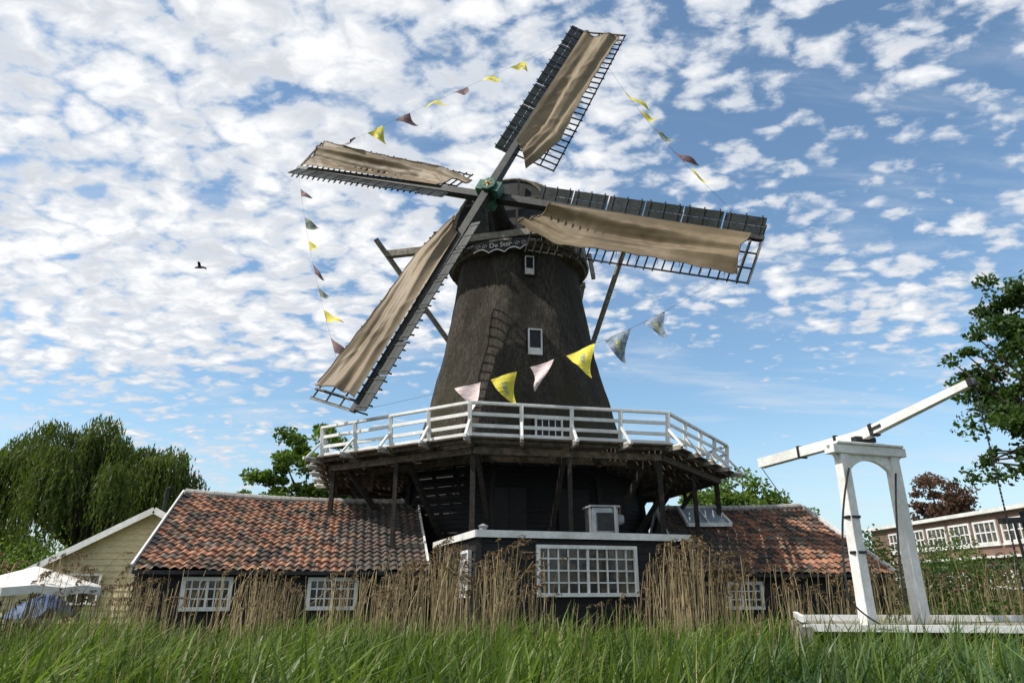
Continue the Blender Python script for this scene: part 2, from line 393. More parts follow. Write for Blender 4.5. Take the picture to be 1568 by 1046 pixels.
# ---- cap
f=Vector((-.246,-.969,0)).normalized(); rgt=Vector((-f.y,f.x,0))
C0=Vector((CX+.05,CY,HC))
secs=[(-3.9,.25,.9,.3),(-3.6,1.0,1.5,.3),(-2.8,1.9,2.3,.15),(-1.5,2.75,3.1,.05),(0,3.12,3.55,0),(1.2,3.0,3.62,0),(2.1,2.65,3.45,0),(2.75,2.2,3.15,0)]
P=np.zeros((len(secs),25,3))
for i,(s_,w_,h_,z0) in enumerate(secs):
    for j in range(25):
        a=math.pi*j/24
        x=-math.cos(a);y=math.sin(a)
        x=math.copysign(abs(x)**.75,x);y=y**.9
        pt=C0+f*s_+rgt*(x*w_)+Vector((0,0,13.3+z0+y*(h_-z0)))
        P[i,j]=pt
cp=grid_mesh('cap_roof',P,[M['board']],mill,True)
mb=MB()
fr=[Vector(P[-1,j])-f*.02 for j in range(25)]
mb.add(fr,[tuple(range(25))],0)
for i in range(48):
    a0=2*math.pi*i/48;a1=2*math.pi*(i+1)/48
    pp=lambda a,r,z:C0+Vector((r*math.cos(a),r*math.sin(a),z))
    for (ra,za,rb,zb,mi) in((2.6,13.12,2.98,13.14,1),(2.98,13.14,3.05,13.36,1),(3.05,13.36,3.16,13.38,2),(3.16,13.38,3.16,13.46,2),(3.16,13.46,2.85,13.6,0)):
        mb.quad(pp(a0,ra,za),pp(a1,ra,za),pp(a1,rb,zb),pp(a0,rb,zb),mi)
for i,off in((-1,.06),(-2,.07)):
    pts=[Vector(P[i,j])+ (Vector(P[i,j])-(C0+f*secs[i][0]+Vector((0,0,14)))).normalized()*off*.5 for j in range(25)]
    mb.tube(pts,.06,6,2)
mb.beam(C0+f*2.85-rgt*2.3+Vector((0,0,13.75)),C0+f*2.85+rgt*2.3+Vector((0,0,13.75)),.3,.3,2)
mb.beam(C0+f*2.95-rgt*1.6+Vector((0,0,15.3)),C0+f*2.95+rgt*1.6+Vector((0,0,15.3)),.12,.12,1)
for sgn in(-1,1):
    mb.beam(C0+f*-2.5+rgt*sgn*2.2+Vector((0,0,13.45)),C0+f*3.5+rgt*sgn*1.9+Vector((0,0,13.45)),.25,.3,2)
    mb.beam(C0+f*2.95+rgt*sgn*.6+Vector((0,0,13.9)),C0+f*2.95+rgt*sgn*.75+Vector((0,0,16.3)),.1,.12,1)
for s0 in (.3,1.1,1.9):
    pts=[C0+f*s0+rgt*(2.2+1.0*math.sin(t*1.4))+Vector((0,0,14.6-1.5*t)) for t in np.linspace(0,1,7)]
    mb.tube(pts,.05,5,2)
mb.beam(C0+rgt*3.2-f*.2+Vector((0,0,14.0)),C0+rgt*3.35-f*.2+Vector((0,0,12.8)),.16,.2,2)
mb.obj('cap_frame',[M['board'],M['brownwood'],M['greywood']],mill)
mb=MB(); N=60; bo=C0+f*3.12
def sc_(t): return 12.82+.15*abs(math.sin(t*math.pi*3.5))+.10*abs(t-.5)*2
top=[];bot=[];bot2=[]
for i in range(N+1):
    t=i/N;x=(t-.5)*2.3
    top.append(bo+rgt*x+Vector((0,0,13.38+.10*math.sin(math.pi*t))));bot.append(bo+rgt*x+Vector((0,0,sc_(t)+.055)));bot2.append(bo+rgt*x+f*.01+Vector((0,0,sc_(t))))
for i in range(N):
    mb.quad(bot[i],bot[i+1],top[i+1],top[i],0);mb.quad(bot2[i],bot2[i+1],bot[i+1],bot[i],1)
for t in(.08,.2,.8,.92):
    pts=[bo+f*.03+rgt*((t-.5)*2.3+.11*math.cos(a)*(1-a/9))+Vector((0,0,13.17+.10*math.sin(a)*(1-a/9))) for a in np.linspace(0,7,18)]
    mb.tube(pts,.011,4,1)
mb.obj('name_board',[M['iron'],M['white']],mill)
tx=bpy.data.curves.new('name_lettering','FONT');tx.body='De Ster';tx.size=.30;tx.align_x='CENTER';tx.extrude=.01
to=bpy.data.objects.new('name_lettering',tx);sc.collection.objects.link(to);to.location=bo+f*.03+Vector((0,0,13.09))
to.rotation_euler=(math.pi/2,0,math.atan2(rgt.y,rgt.x));tx.materials.append(M['white']);to.parent=mill
mb=MB()
eL=R(-6.0,29.4,15.0);eR=R(5.3,26.8,15.0);tail=R(1.8,35.3,5.2)
mb.beam(eL,eR,.28,.32,0)
for e in(eL,eR):
    dd=(tail-e).normalized(); mb.beam(e-dd*.9,tail,.17,.19,0)
sb=C0-f*3+Vector((0,0,13.8))
mb.beam(sb-rgt*2.6,sb+rgt*2.6,.22,.24,0)
for s in(-1,1): mb.beam(sb+rgt*2.5*s,tail,.15,.17,0)
mb.beam(C0-f*3.6+Vector((0,0,14.3)),tail+Vector((0,0,-.6)),.32,.34,0)
mb.obj('tail_poles',[M['greywood']],mill)
# ---- sails
H=R(-.83,23.55,14.78)
A=Vector((.415,.150,.897)).normalized();D=Vector((.862,-.329,-.385));D=(D-A*D.dot(A)).normalized()
n=D.cross(A).normalized()
if n.y>0:n=-n
L=10.5
mb=MB()
mb.tube([H+n*.35,H-n*.5],[.26,.30],8,0);mb.tube([H-n*.5,H-n*2.6],[.30,.40],10,3)
mb.beam(H-n*.30-A*.5,H-n*.30+A*.5,.50,.42,0,up=n);mb.beam(H+n*.18-D*.5,H+n*.18+D*.5,.50,.42,0,up=n)
mb.tube([H+n*.44,H+n*.50],[.34,.31],8,0)
for k in range(5):
    a=2*math.pi*k/5+.3;u1=A*math.cos(a)+D*math.sin(a);u2=A*math.cos(a+.5)+D*math.sin(a+.5);u0=A*math.cos(a-.5)+D*math.sin(a-.5)
    c_=H+n*.515
    mb.add([c_+n*.02,c_+u0*.08,c_+u1*.25,c_+u2*.08],[(0,1,2,3)],2)
mb.tube([H+n*.51,H+n*.56],[.06,.045],8,1)
mb.obj('windshaft_head',[M['green'],M['red'],M['gold'],M['iron']],mill)
ends={}
def blade(nm,er,et,off):
    H0=H+n*off
    st=MB()
    st.beam(H0+er*.0,H0+er*L,.34,.34,0,up=n,w1=.17,h1=.16)
    def wd(r):
        th=math.radians(24*(1-r/L)**1.2+3)
        return (et*math.cos(th)-n*math.sin(th)).normalized()
    W=1.92; r0=.20*L
    base=lambda r:H0+er*r-n*.0
    nb=27
    for i in range(nb):
        r=r0+(L-.06-r0)*i/(nb-1)
        wv=wd(r);jt=random.uniform(-.04,.05)
        st.beam(base(r)-wv*.62,base(r)+wv*(W+jt),.045,.045,1,up=n)
    for ww in(.62,1.25,W-.07):
        for i in range(14):
            ra=r0+(L-r0-.05)*i/14;rb=r0+(L-r0-.05)*(i+1)/14
            st.beam(base(ra)+wd(ra)*ww-n*.04,base(rb)+wd(rb)*ww-n*.04,.05,.035,1,up=n)
    st.beam(base(L-.02)-wd(L)*.1,base(L-.02)+wd(L)*W,.05,.05,2,up=n)
    st.beam(base(L-.42)+wd(L)*.1,base(L-.42)+wd(L)*W,.045,.045,2,up=n)
    st.obj('sail_frame_'+nm,[M['stock'],M['darkwood'],M['greywood']],mill)
    lb=MB(); ns=6
    for i in range(ns):
        ra=r0-.15+(L-r0+.12)*i/ns+.02; rb=r0-.15+(L-r0+.12)*(i+1)/ns-.03
        tlt=.45+random.uniform(-.05,.05)
        tl=lambda r,w_:(base(r)+(-et*math.cos(tlt)+n*math.sin(tlt))*w_)
        for w0,w1 in((.12,.41),(.425,.74)):
            a_=tl(ra,w0);b_=tl(rb,w0);c_=tl(rb,w1);d_=tl(ra,w1)
            th=(et*math.sin(tlt)+n*math.cos(tlt))*.03
            lb.add([a_,b_,c_,d_,a_+th,b_+th,c_+th,d_+th],[(0,1,2,3),(4,7,6,5),(0,4,5,1),(1,5,6,2),(2,6,7,3),(3,7,4,0)],0)
        for r in(ra+.15,(ra+rb)/2,rb-.15):
            lb.beam(tl(r,.05)+th*1.2,tl(r,.80)+th*1.2,.045,.03,1,up=n)
    lb.obj('leading_boards_'+nm,[M['board'],M['stock']],mill)
    # cloth: pinned along both edges, long soft folds running down the blade
    nr,nw=200,48;sd_=random.uniform(0,100)
    P=np.zeros((nr,nw,3))
    for j in range(nw):
        v=j/(nw-1)
        rs=r0+.55-1.15*v**1.3; re=L-.42-.14*math.sin(v*math.pi)
        for i in range(nr):
            u=i/(nr-1); r=rs+(re-rs)*u
            wv=wd(r)
            we=(W-.14)*(1-.12*math.sin(u*math.pi)) *(min(1,.55+u*1.9))
            x=.04+we*v
            if v>.75: x-= .05*abs(math.sin(r*math.pi/1.1))*(v-.75)/.25
            q1=v*2.4+.25*math.sin(r*.4+sd_)
            fold=mnoise.noise(Vector((r*.12+sd_,q1*1.1,1)))*.40
            fold+=mnoise.noise(Vector((r*.22+v*.6+sd_,q1*2.4,3)))*.15
            cr=mnoise.noise(Vector((r*.7-v*1.4+sd_,v*1.1,6)))
            fold+=.045*(1-min(1,abs(cr)*4))*(1-v*.6)
            fold+=.016*mnoise.noise(Vector((r*2.2+v*2+sd_,v*6,8)))
            amp=min(1,math.sin(math.pi*v)*1.4)
            bil=-.22*math.sin(math.pi*v)*math.sin(math.pi*u)
            P[i,j]=base(r)+wv*x+n*(.26+fold*amp+bil*.4)
    ob=grid_mesh('sail_cloth_'+nm,P,[M['canvas']],mill,True)
    rb_=MB();rb_.tube([Vector(P[i,-1]) for i in range(0,nr,4)],.025,5,0);rb_.tube([Vector(P[0,j]) for j in range(nw)],.03,5,0);rb_.tube([Vector(P[-1,j]) for j in range(nw)],.025,5,0)
    for i in range(10,nr,18):
        e_=Vector(P[i,-1]);rb_.beam(e_,e_+wd((e_-H0).dot(er))*.16-n*.12,.018,.018,1)
    rb_.obj('bolt_rope_'+nm,[M['canvas'],M['greywood']],mill)
    ends[nm]=base(L)
blade('upper',A,D,.18);blade('right',D,-A,-.30);blade('lower',-A,-D,.18);blade('left',-D,A,-.30)
# ================================================================ bunting between sail ends
def fl(name,c,c2): return mat(name,c,c2,.8,6,bump=.2)
FM=[fl('flag_yellow',(.58,.50,.04),(.72,.63,.10)),fl('flag_pink',(.60,.46,.46),(.75,.64,.62)),fl('flag_bluegrey',(.10,.14,.19),(.28,.33,.40)),fl('flag_maroon',(.12,.07,.08),(.25,.16,.16)),fl('flag_greengrey',(.12,.15,.12),(.3,.33,.28)),M['iron'],
 mat('flag_motif',(.25,.3,.12),(.5,.45,.25),.8,9)]
fb=MB()
def string(a,b,sag,flags,drop,size,skew=0,rad=.005):
    a=Vector(a);b=Vector(b);sag=Vector(sag)
    fn=lambda t:a.lerp(b,t)+sag*(4*t*(1-t))*(1+skew*(t-.5))
    fb.tube([fn(t) for t in np.linspace(0,1,25)],rad,4,5)
    for t,mi in flags:
        p=fn(t);tg=(fn(t+.01)-fn(t-.01)).normalized();dr=Vector(drop)+Vector((random.uniform(-.25,.25),random.uniform(-.3,.3),random.uniform(-.25,.25)));dr.normalize()
        s=size*random.uniform(.88,1.12)
        nu,nv=8,8;vs=[];idx={}
        nn=tg.cross(dr).normalized();ph=random.uniform(0,6)
        for i in range(nv+1):
            vv=i/nv
            for j in range(nu+1):
                uu=(j/nu-.5)*(1-vv*.97)
                idx[i,j]=len(vs)
                vs.append(p+tg*uu*s*.85+dr*vv*s+nn*.13*s*math.sin(vv*4.5+uu*5+ph)*(vv+.25)+tg*.16*s*math.sin(vv*3+ph)*vv)
        for i in range(nv):
            for j in range(nu):
                mot=(mi in(0,2)) and (2<=i<=4) and 3<=j<=4
                fb.add([vs[idx[i,j]],vs[idx[i,j+1]],vs[idx[i+1,j+1]],vs[idx[i+1,j]]],[(0,1,2,3)],6 if mot else mi)
string(ends['left'],ends['upper'],(-.2,0,.0),[(t,m_) for t,m_ in zip((.19,.285,.38,.475,.575,.665,.76),(3,0,3,0,3,0,0))],(.55,-.3,-.45),.88,-2.2)
string(ends['left'],ends['lower'],(-.25,0,0),[(t,m_) for t,m_ in zip((.14,.29,.40,.50,.59,.69,.79),(3,4,0,3,4,0,3))],(.80,-.25,-.45),.82)
string(ends['upper'],ends['right'],(-.45,0,-.25),[(t,m_) for t,m_ in zip((.36,.46,.555,.65,.735),(0,0,4,3,0))],(.75,-.2,-.5),.92)
string(ends['lower'],ends['right'],(.3,-1.1,-1.35),[(t,m_) for t,m_ in zip((.265,.345,.43,.515,.60,.685),(1,0,1,0,2,2))],(.1,-.3,-.9),1.02,.6)
fb.obj('bunting_flags',FM)
# ================================================================ pantile roof helper
def tile_roof(name,rL,rR,eL_,eR_,mat_,parent,tw=.24,tl=.30,sag=.10,su=8,sv=5):
    rL,rR,eL_,eR_=map(lambda p:np.array(p),(rL,rR,eL_,eR_))
    W_=np.linalg.norm(eR_-eL_);S_=np.linalg.norm(eL_-rL)
    nc=int(round(W_/tw));nrw=int(round(S_/tl))
    nrm=np.cross(eR_-eL_,rL-eL_);nrm/=np.linalg.norm(nrm)
    us=np.linspace(0,nc,nc*su+1)
    vsl=[]
    for r in range(nrw):
        vsl+= [r+.001,r+.35,r+.7,r+.999]
    vs_=np.array(vsl)
    P=np.zeros((len(us),len(vs_),3));UV=np.zeros((len(us),len(vs_),2))
    jit=np.random.default_rng(3).uniform(-.02,.02,(nc+2,nrw+2))
    for i,u in enumerate(us):
        fu=u/nc; c=u%1.0
        prof_=.065*(.5+.5*math.cos(2*math.pi*(c-.15)))**.8
        for j,v in enumerate(vs_):
            fv=v/nrw
            base=(eL_*(1-fu)+eR_*fu)*(1-fv)+(rL*(1-fu)+rR*fu)*fv
            sg=-sag*math.sin(math.pi*fu)*(.4+.6*fv)+.07*mnoise.noise(Vector((u*.12,v*.2,5)))
            step=.05*(1-(v%1.0))
            P[i,j]=base+nrm*(prof_+step+jit[int(min(u,nc-1e-6)),int(v)])+np.array([0,0,sg])
            UV[i,j]=(u,v)
    return grid_mesh(name,P,[mat_],parent,False,uv=UV)
def clap_wall(mb,a,b,z0,z1,out,mi=0,h=.19,top=None):
    a=Vector((a[0],a[1],0));b=Vector((b[0],b[1],0));out=Vector(out).normalized();nn=max(1,int((z1-z0)/h))
    for i in range(nn):
        za=z0+(z1-z0)*i/nn;zb=z0+(z1-z0)*(i+1)/nn
        p=[a+out*.025+Vector((0,0,za)),b+out*.025+Vector((0,0,za)),b+Vector((0,0,zb)),a+Vector((0,0,zb))]
        mb.quad(*p,mi);mb.quad(a+Vector((0,0,za)),b+Vector((0,0,za)),p[1],p[0],mi)
# ================================================================ annex (front)
an=empty('flat_roof_annex')
FL=Vector((-.81,17.3,0));FR=Vector((4.66,19.0,0));bd=Vector((-.297,.955,0));fd=(FR-FL).normalized();fo2=-bd
mb=MB();TZ=HC+1.22
BL=FL+bd*5.2;BR=FR+bd*5.2
clap_wall(mb,FL,FR,0,TZ,fo2);clap_wall(mb,BL,FL,0,TZ,-fd);clap_wall(mb,FR,BR,0,TZ,fd)
for c_ in(FL,FR): mb.beam(c_+fo2*.01,c_+fo2*.01+Vector((0,0,TZ)),.14,.14,0)
mb.obj('annex_walls',[M['tar']],an)
mb=MB();z=TZ
e=.10
q=[FL-fd*e+fo2*e,FR+fd*e+fo2*e,BR+fd*e,BL-fd*e]
mb.add([p+Vector((0,0,z+.06)) for p in q],[(0,1,2,3)],1)
for i,j in((0,1),(1,2),(3,0)):
    mb.beam(q[i]+Vector((0,0,z+.02)),q[j]+Vector((0,0,z+.02)),.05,.17,0)
mb.obj('annex_roof',[M['white'],M['zinc']],an)
mb=MB()
ln=(FR-FL).length
window(mb,FL+fd*ln*.262+fo2*.03+Vector((0,0,HC-.17)),fd,ln*.462,1.13,10,4,fo2,.09,.035,(5,))
window(mb,FL+bd*1.35-fd*.03+Vector((0,0,HC-.2)),-bd,.75,1.05,3,5,-fd,.07,.03)
mb.obj('annex_windows',[M['white'],M['glass']],an)
ob=MB();c_=R(2.62,20.6,1.78);ob.box(c_,.78,.7,.78,0,.2)
for sx_ in(-1,1):
    for sy in(-1,1):
        ob.box(c_+Vector((sx_*.36,sy*.33,-.02)),.06,.06,.96,1,.0)
ob.box(c_+Vector((0,-.0,.44)),.9,.82,.05,1,.2)
ob.box(c_+Vector((.07,-.37,0)),.5,.05,.5,2,.2)
ob.tube([c_+Vector((.46,.05,.1)),c_+Vector((.66,.05,.1))],[.18,.12],10,1)
ob.obj('roof_ventilation_unit',[M['metal'],M['zinc'],M['iron']])
ob=MB();ob.tube([R(-.75,18.3,1.25),R(-.75,18.3,1.45),R(-.75,18.3,1.5)],[.10,.10,.14],12,0);ob.tube([R(-.75,18.3,1.5),R(-.75,18.3,1.56)],[.14,.02],12,0);ob.obj('chimney_pipe',[M['zinc']])
# ================================================================ barns
def barn(name,rL,rR,eL_,eR_,wins,tmat,wallmat,sag):
    E=empty(name)
    rL,rR,eL_,eR_=map(Vector,(rL,rR,eL_,eR_))
    bL=2*rL-eL_;bL.z=eL_.z;bR=2*rR-eR_;bR.z=eR_.z
    tile_roof('pantile_roof',rL,rR,eL_,eR_,tmat,E,sag=sag);tile_roof('pantile_roof_back',rR,rL,bR,bL,tmat,E,sag=sag,su=4)
    mb=MB();fd=(eR_-eL_);fd.z=0;ln=fd.length;fd.normalize();bk=Vector((-fd.y,fd.x,0));out=-bk
    a=eL_+bk*.3;b=eR_+bk*.3;zt=eL_.z-.02
    clap_wall(mb,a,b,0,zt,out)
    a2=bL-bk*.3;b2=bR-bk*.3;clap_wall(mb,b2,a2,0,zt,-out)
    for p,q,rd,sgn in((a2,a,rL,-1),(b,b2,rR,1)):
        clap_wall(mb,p,q,0,zt,fd*sgn,1)
        mb.add([Vector((p.x,p.y,zt)),Vector((q.x,q.y,zt)),Vector((rd.x,rd.y,rd.z-.10))],[(0,1,2)],1)
    mb.obj('walls',[M['tar'],wallmat],E)
    mb=MB()
    for k0,k1,z0,z1,nx,ny in wins:
        window(mb,Vector((a.x,a.y,HC+z0))+fd*ln*k0+out*.03,fd,ln*(k1-k0),z1-z0,nx,ny,out,.10,.036,(nx//2,))
    if wins: mb.obj('windows',[M['white'],M['glass']],E)
    mb=MB();u=Vector((0,0,1))
    pts=[rL.lerp(rR,t)+u*(.10-sag*math.sin(math.pi*t)) for t in np.linspace(0,1,26)]
    for i in range(25):
        mb.tube([pts[i],pts[i].lerp(pts[i+1],.96)],[.115,.10],8,0)
    for r_,e_,b_,s in((rL,eL_,bL,-1),(rR,eR_,bR,1)):
        o=fd*s*.05
        mb.beam(r_+o+u*.05,e_+o+u*.05,.05,.24,1,up=u);mb.beam(r_+o+u*.05,b_+o+u*.05,.05,.24,1,up=u)
    mb.beam(eL_+out*.03-u*.05,eR_+out*.03-u*.05,.10,.10,2)
    mb.obj('ridge_and_verges',[M['mortar'],M['white'],M['iron']],E)
    return E
LB=barn('pantile_barn',R(-11.07,23.5,2.95),R(-3.5,25.45,2.85),R(-9.95,18.9,.43),R(-2.45,20.85,.43),
  [(.162,.314,-.54,.22,6,3),(.58,.744,-.54,.22,6,3)],tiles('pantiles_left',20,25),M['cream'],.12)
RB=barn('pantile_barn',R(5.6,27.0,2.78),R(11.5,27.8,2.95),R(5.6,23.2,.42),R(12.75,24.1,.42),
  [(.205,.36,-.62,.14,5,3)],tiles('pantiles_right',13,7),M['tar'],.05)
mb=MB()
rl_,rr_,el_,er_=R(5.6,27.0,2.78),R(11.5,27.8,2.95),R(5.6,23.2,.42),R(12.75,24.1,.42)
def rp(u,v,o=.19):
    p=(el_.lerp(er_,u)).lerp(rl_.lerp(rr_,u),v)
    nn=(er_-el_).cross(rl_-el_).normalized();return p+nn*o
a,b,c_,d_=rp(.13,.66),rp(.39,.66),rp(.375,.97),rp(.13,.97)
mb.quad(a,b,c_,d_,1)
for p,q in((a,b),(b,c_),(c_,d_),(d_,a)):mb.beam(p,q,.09,.14,0)
mb.beam((a+b)/2,(c_+d_)/2,.06,.1,0)
sm,nts,ps=newmat('skylight_glass');ps.inputs['Base Color'].default_value=(.30,.34,.37,1);ps.inputs['Roughness'].default_value=.15
mb.obj('skylight',[M['white'],sm],RB)
# ================================================================ cream boarded house
E=empty('cream_boarded_house')
mb=MB();y0=24.0;xr=-12.1;zr=HC+2.45;xl=-17.2;zl=HC-.15
dpt=Vector((-1.8,7,0))
for i in range(22):
    z0=i*.2;z1=z0+.2
    if z0>=zr-.1:break
    zz=min(z1,zr-.02)
    xa0=xl+.3 if z0<zl else xr-(zr-z0)/(zr-zl)*(xr-xl); xa1=xl+.3 if zz<zl else xr-(zr-zz)/(zr-zl)*(xr-xl)
    xb0=2*xr-xa0;xb1=2*xr-xa1
    mb.quad(Vector((xa0,y0-.03,z0)),Vector((xb0,y0-.03,z0)),Vector((xb1,y0,zz)),Vector((xa1,y0,zz)),0)
    mb.quad(Vector((xa0,y0,z0)),Vector((xb0,y0,z0)),Vector((xb0,y0-.03,z0)),Vector((xa0,y0-.03,z0)),0)
A_=Vector((xl+.3,y0,0));mb.quad(A_+dpt,A_,A_+Vector((0,0,zl)),A_+dpt+Vector((0,0,zl)),0)
mb.obj('walls',[M['cream']],E)
mb=MB()
for s in(-1,1):
    rdg=Vector((xr,y0-.35,zr+.06));ev=Vector((xr+s*(xr-xl),y0-.35,zl+.06))
    mb.add([rdg,ev,ev+dpt,rdg+dpt],[(0,1,2,3)],1);mb.beam(rdg-Vector((0,0,.05)),ev-Vector((0,0,.05)),.05,.2,0)
mb.obj('roof',[M['white'],M['zinc']],E)
mb=MB();window(mb,(-14.6,y0-.05,HC-.5),(1,0,0),1.0,.9,3,2,(0,-1,0));mb.obj('window',[M['white'],M['glass']],E)
mb=MB();mb.tube([R(-11.9,23.9,2.4),R(-11.9,23.9,3.2),R(-11.7,23.8,3.25)],[.06,.06,.05],8,0);mb.obj('stove_pipe',[M['iron']],E)
mb=MB();pc=R(-10.3,15.6,.02);N=8;apex=pc+Vector((0,0,.42))
ring=[pc+Vector((1.35*math.cos(2*math.pi*k/N+.2),1.35*math.sin(2*math.pi*k/N+.2),-.02)) for k in range(N)]
for k in range(N):
    a=ring[k];b=ring[(k+1)%N];m_=(a+b)/2+Vector((0,0,.05));d=Vector((0,0,-.16))
    mb.add([apex,a,m_,b],[(0,1,2),(0,2,3)],0);mb.add([a,m_,m_+d,a+d,b,b+d],[(0,3,2,1),(1,2,5,4)],0)
mb.tube([pc+Vector((0,0,-1.5)),apex+Vector((0,0,.08))],.03,8,1)
mb.obj('parasol',[M['canvasw'],M['greywood']])
mb=MB();P=[]
for i in range(9):
    for j in range(9):
        x=i/8-.5;y=j/8-.5
        zz=1.35-1.1*max(abs(x),abs(y))**1.6*1.4+.06*mnoise.noise(Vector((i*.7,j*.7,2)))
        P.append(Vector((-11.0+x*1.2,17.2+y*1.1,max(0,zz))))
mb.add(P,[(i*9+j,(i+1)*9+j,(i+1)*9+j+1,i*9+j+1) for i in range(8) for j in range(8)],0)
mb.obj('blue_tarpaulin_cover',[M['blue']],smooth=True)
# ================================================================ drawbridge
E=empty('drawbridge');mb=MB()
pL=Vector((6.55,13.55,0));pR=Vector((7.76,13.95,0));pd=(pR-pL).normalized();pp=Vector((-pd.y,pd.x,0))
zt_=HC+2.5
for p in(pL,pR): mb.beam(p+Vector((0,0,.2)),p+Vector((0,0,zt_)),.235,.235,0,up=pp,w1=.20,h1=.20)
u=Vector((0,0,1))
mb.beam(pL-pd*.28+u*(zt_+.09),pR+pd*.28+u*(zt_+.09),.26,.18,0)
mb.beam(pL-pd*.20+u*(zt_+.205),pR+pd*.20+u*(zt_+.205),.34,.05,0)
for s,p in((-1,pL),(1,pR)):
    mb.beam(p+pd*s*.30+u*(zt_+.18),p+pd*s*.06+u*(zt_-.18),.07,.06,0)
N=16;w0=(pR-pL).length-.20
for i in range(N):
    def pt(t):
        x=.10+w0*t; zb=zt_-.40+.30*math.sin(math.pi*t)**.6 if 0<t<1 else zt_-.40
        return pL+pd*x,zb
    (a,za),(b,zb)=pt(i/N),pt((i+1)/N)
    for s in(-.04,.04):
        o=pp*s;mb.quad(a+o+u*za,b+o+u*zb,b+o+u*zt_,a+o+u*zt_,0)
    mb.quad(a-pp*.04+u*za,b-pp*.04+u*zb,b+pp*.04+u*zb,a+pp*.04+u*za,0)
mb.obj('portal',[M['white']],E,bevel=.01)
mb=MB()
pv=R(7.17,13.78,2.92);lf=R(6.05,16.6,2.83);rt=R(8.0,11.35,3.36)
mb.beam(pv,lf,.17,.20,0,w1=.20,h1=.22);mb.beam(pv,rt,.17,.20,0,w1=.11,h1=.12)
for t in(.2,.55): 
    c_=pv.lerp(lf,t);mb.beam(c_,c_+(lf-pv).normalized()*.05,.24,.27,1)
c_=pv.lerp(rt,.1);mb.beam(c_,c_+(rt-pv).normalized()*.3,.2,.05,1);mb.beam(c_,c_+(rt-pv).normalized()*.08,.2,.24,1)
mb.box(pv-u*.09,.5,.14,.10,1,.3)
c_=rt;mb.beam(c_-(rt-pv).normalized()*.1,c_,.13,.14,1)
mb.obj('balance_beam',[M['white'],M['iron']],E)
mb=MB()
for i in range(60):
    z0=rt.z-.08-i*.062
    if z0<HC-.55:break
    c_=Vector((rt.x,rt.y,z0));mb.beam(c_,c_-u*.055,.028 if i%2 else .012,.012 if i%2 else .028,0)
def rope(a,b,sag,r=.013,N=12):
    a=Vector(a);b=Vector(b);mb.tube([a.lerp(b,t)+Vector(sag)*4*t*(1-t) for t in np.linspace(0,1,N)],r,5,0)
rope(lf-u*.1,R(6.35,16.2,1.9),(0,0,0),.01)
rope(pL-pp*.15+u*(zt_-.3),R(6.0,13.0,-.2),(-.12,0,0),.02);rope(R(6.0,13.0,-.2),R(6.6,13.2,-.62),(0,0,-.05),.016)
rope(pR-pp*.15-pd*.12+u*(zt_-.35),R(7.2,13.4,-.35),(-.05,0,0),.02)
mb.beam(R(8.75,12.6,1.12),R(10.6,12.9,1.22),.10,.10,0);mb.beam(R(9.0,12.6,1.12),R(9.05,12.6,-.5),.035,.035,0);mb.beam(R(9.3,12.7,1.3),R(9.3,12.7,.95),.12,.12,0)
for z in(1.25,.6): mb.beam(pL+u*(HC+z),pL+u*(HC+z+.05),.25,.25,0)
mb.obj('chains_and_ironwork',[M['iron']],E)
mb=MB()
cs=[Vector((5.1,12.9,0)),Vector((9.8,12.2,0)),Vector((10.6,14.9,0)),Vector((5.9,15.3,0))];zd=HC-.64
for i in range(24):
    t0=i/24;t1=(i+.93)/24
    a=cs[0].lerp(cs[1],t0);b=cs[0].lerp(cs[1],t1);c_=cs[3].lerp(cs[2],t1);d_=cs[3].lerp(cs[2],t0)
    mb.add([p+u*z for z in(zd,zd-.05) for p in(a,b,c_,d_)],[(0,1,2,3),(7,6,5,4),(0,4,5,1),(1,5,6,2),(2,6,7,3),(3,7,4,0)],1)
mb.beam(cs[0]+u*(zd-.02),cs[1]+u*(zd-.02),.12,.11,0);mb.beam(cs[3]+u*(zd+.05),cs[2]+u*(zd+.05),.1,.12,0)
mb.beam(cs[0]+u*(zd+.12),cs[3]+u*(zd+.12),.08,.10,0)
for c_ in cs: mb.beam(c_-u*.5,c_+u*(zd),.2,.2,1)
mb.obj('deck',[M['white'],M['greywood']],E)
# ================================================================ apartment building
E=empty('brick_apartment_block');mb=MB()
x0,x1,ya,yb,zh=31.5,41,34,62,HC+4.6
mb.box(((x0+x1)/2,(ya+yb)/2,zh/2),x1-x0,yb-ya,zh,0)
mb.box(((x0+x1)/2,(ya+yb)/2,zh+.12),x1-x0+.7,yb-ya+.7,.24,1)
mb.obj('brick_walls',[M['brick'],M['white']],E)
mb=MB()
y=ya+.8
while y<yb-3:
    for z0,h in((HC+2.75,1.35),(HC+.1,1.3)):
        window(mb,(x0-.02,y+2.2,z0),(0,-1,0),2.2,h,4,2,(-1,0,0),.14,.09)
        mb.box((x0-.06,y+1.1,z0-.14),.16,2.5,.12,0)
    y+=2.75
mb.box((x0-.35,(ya+yb)/2,HC+1.85),.7,yb-ya-1,.14,0)
mb.obj('windows',[M['white'],M['glass']],E)
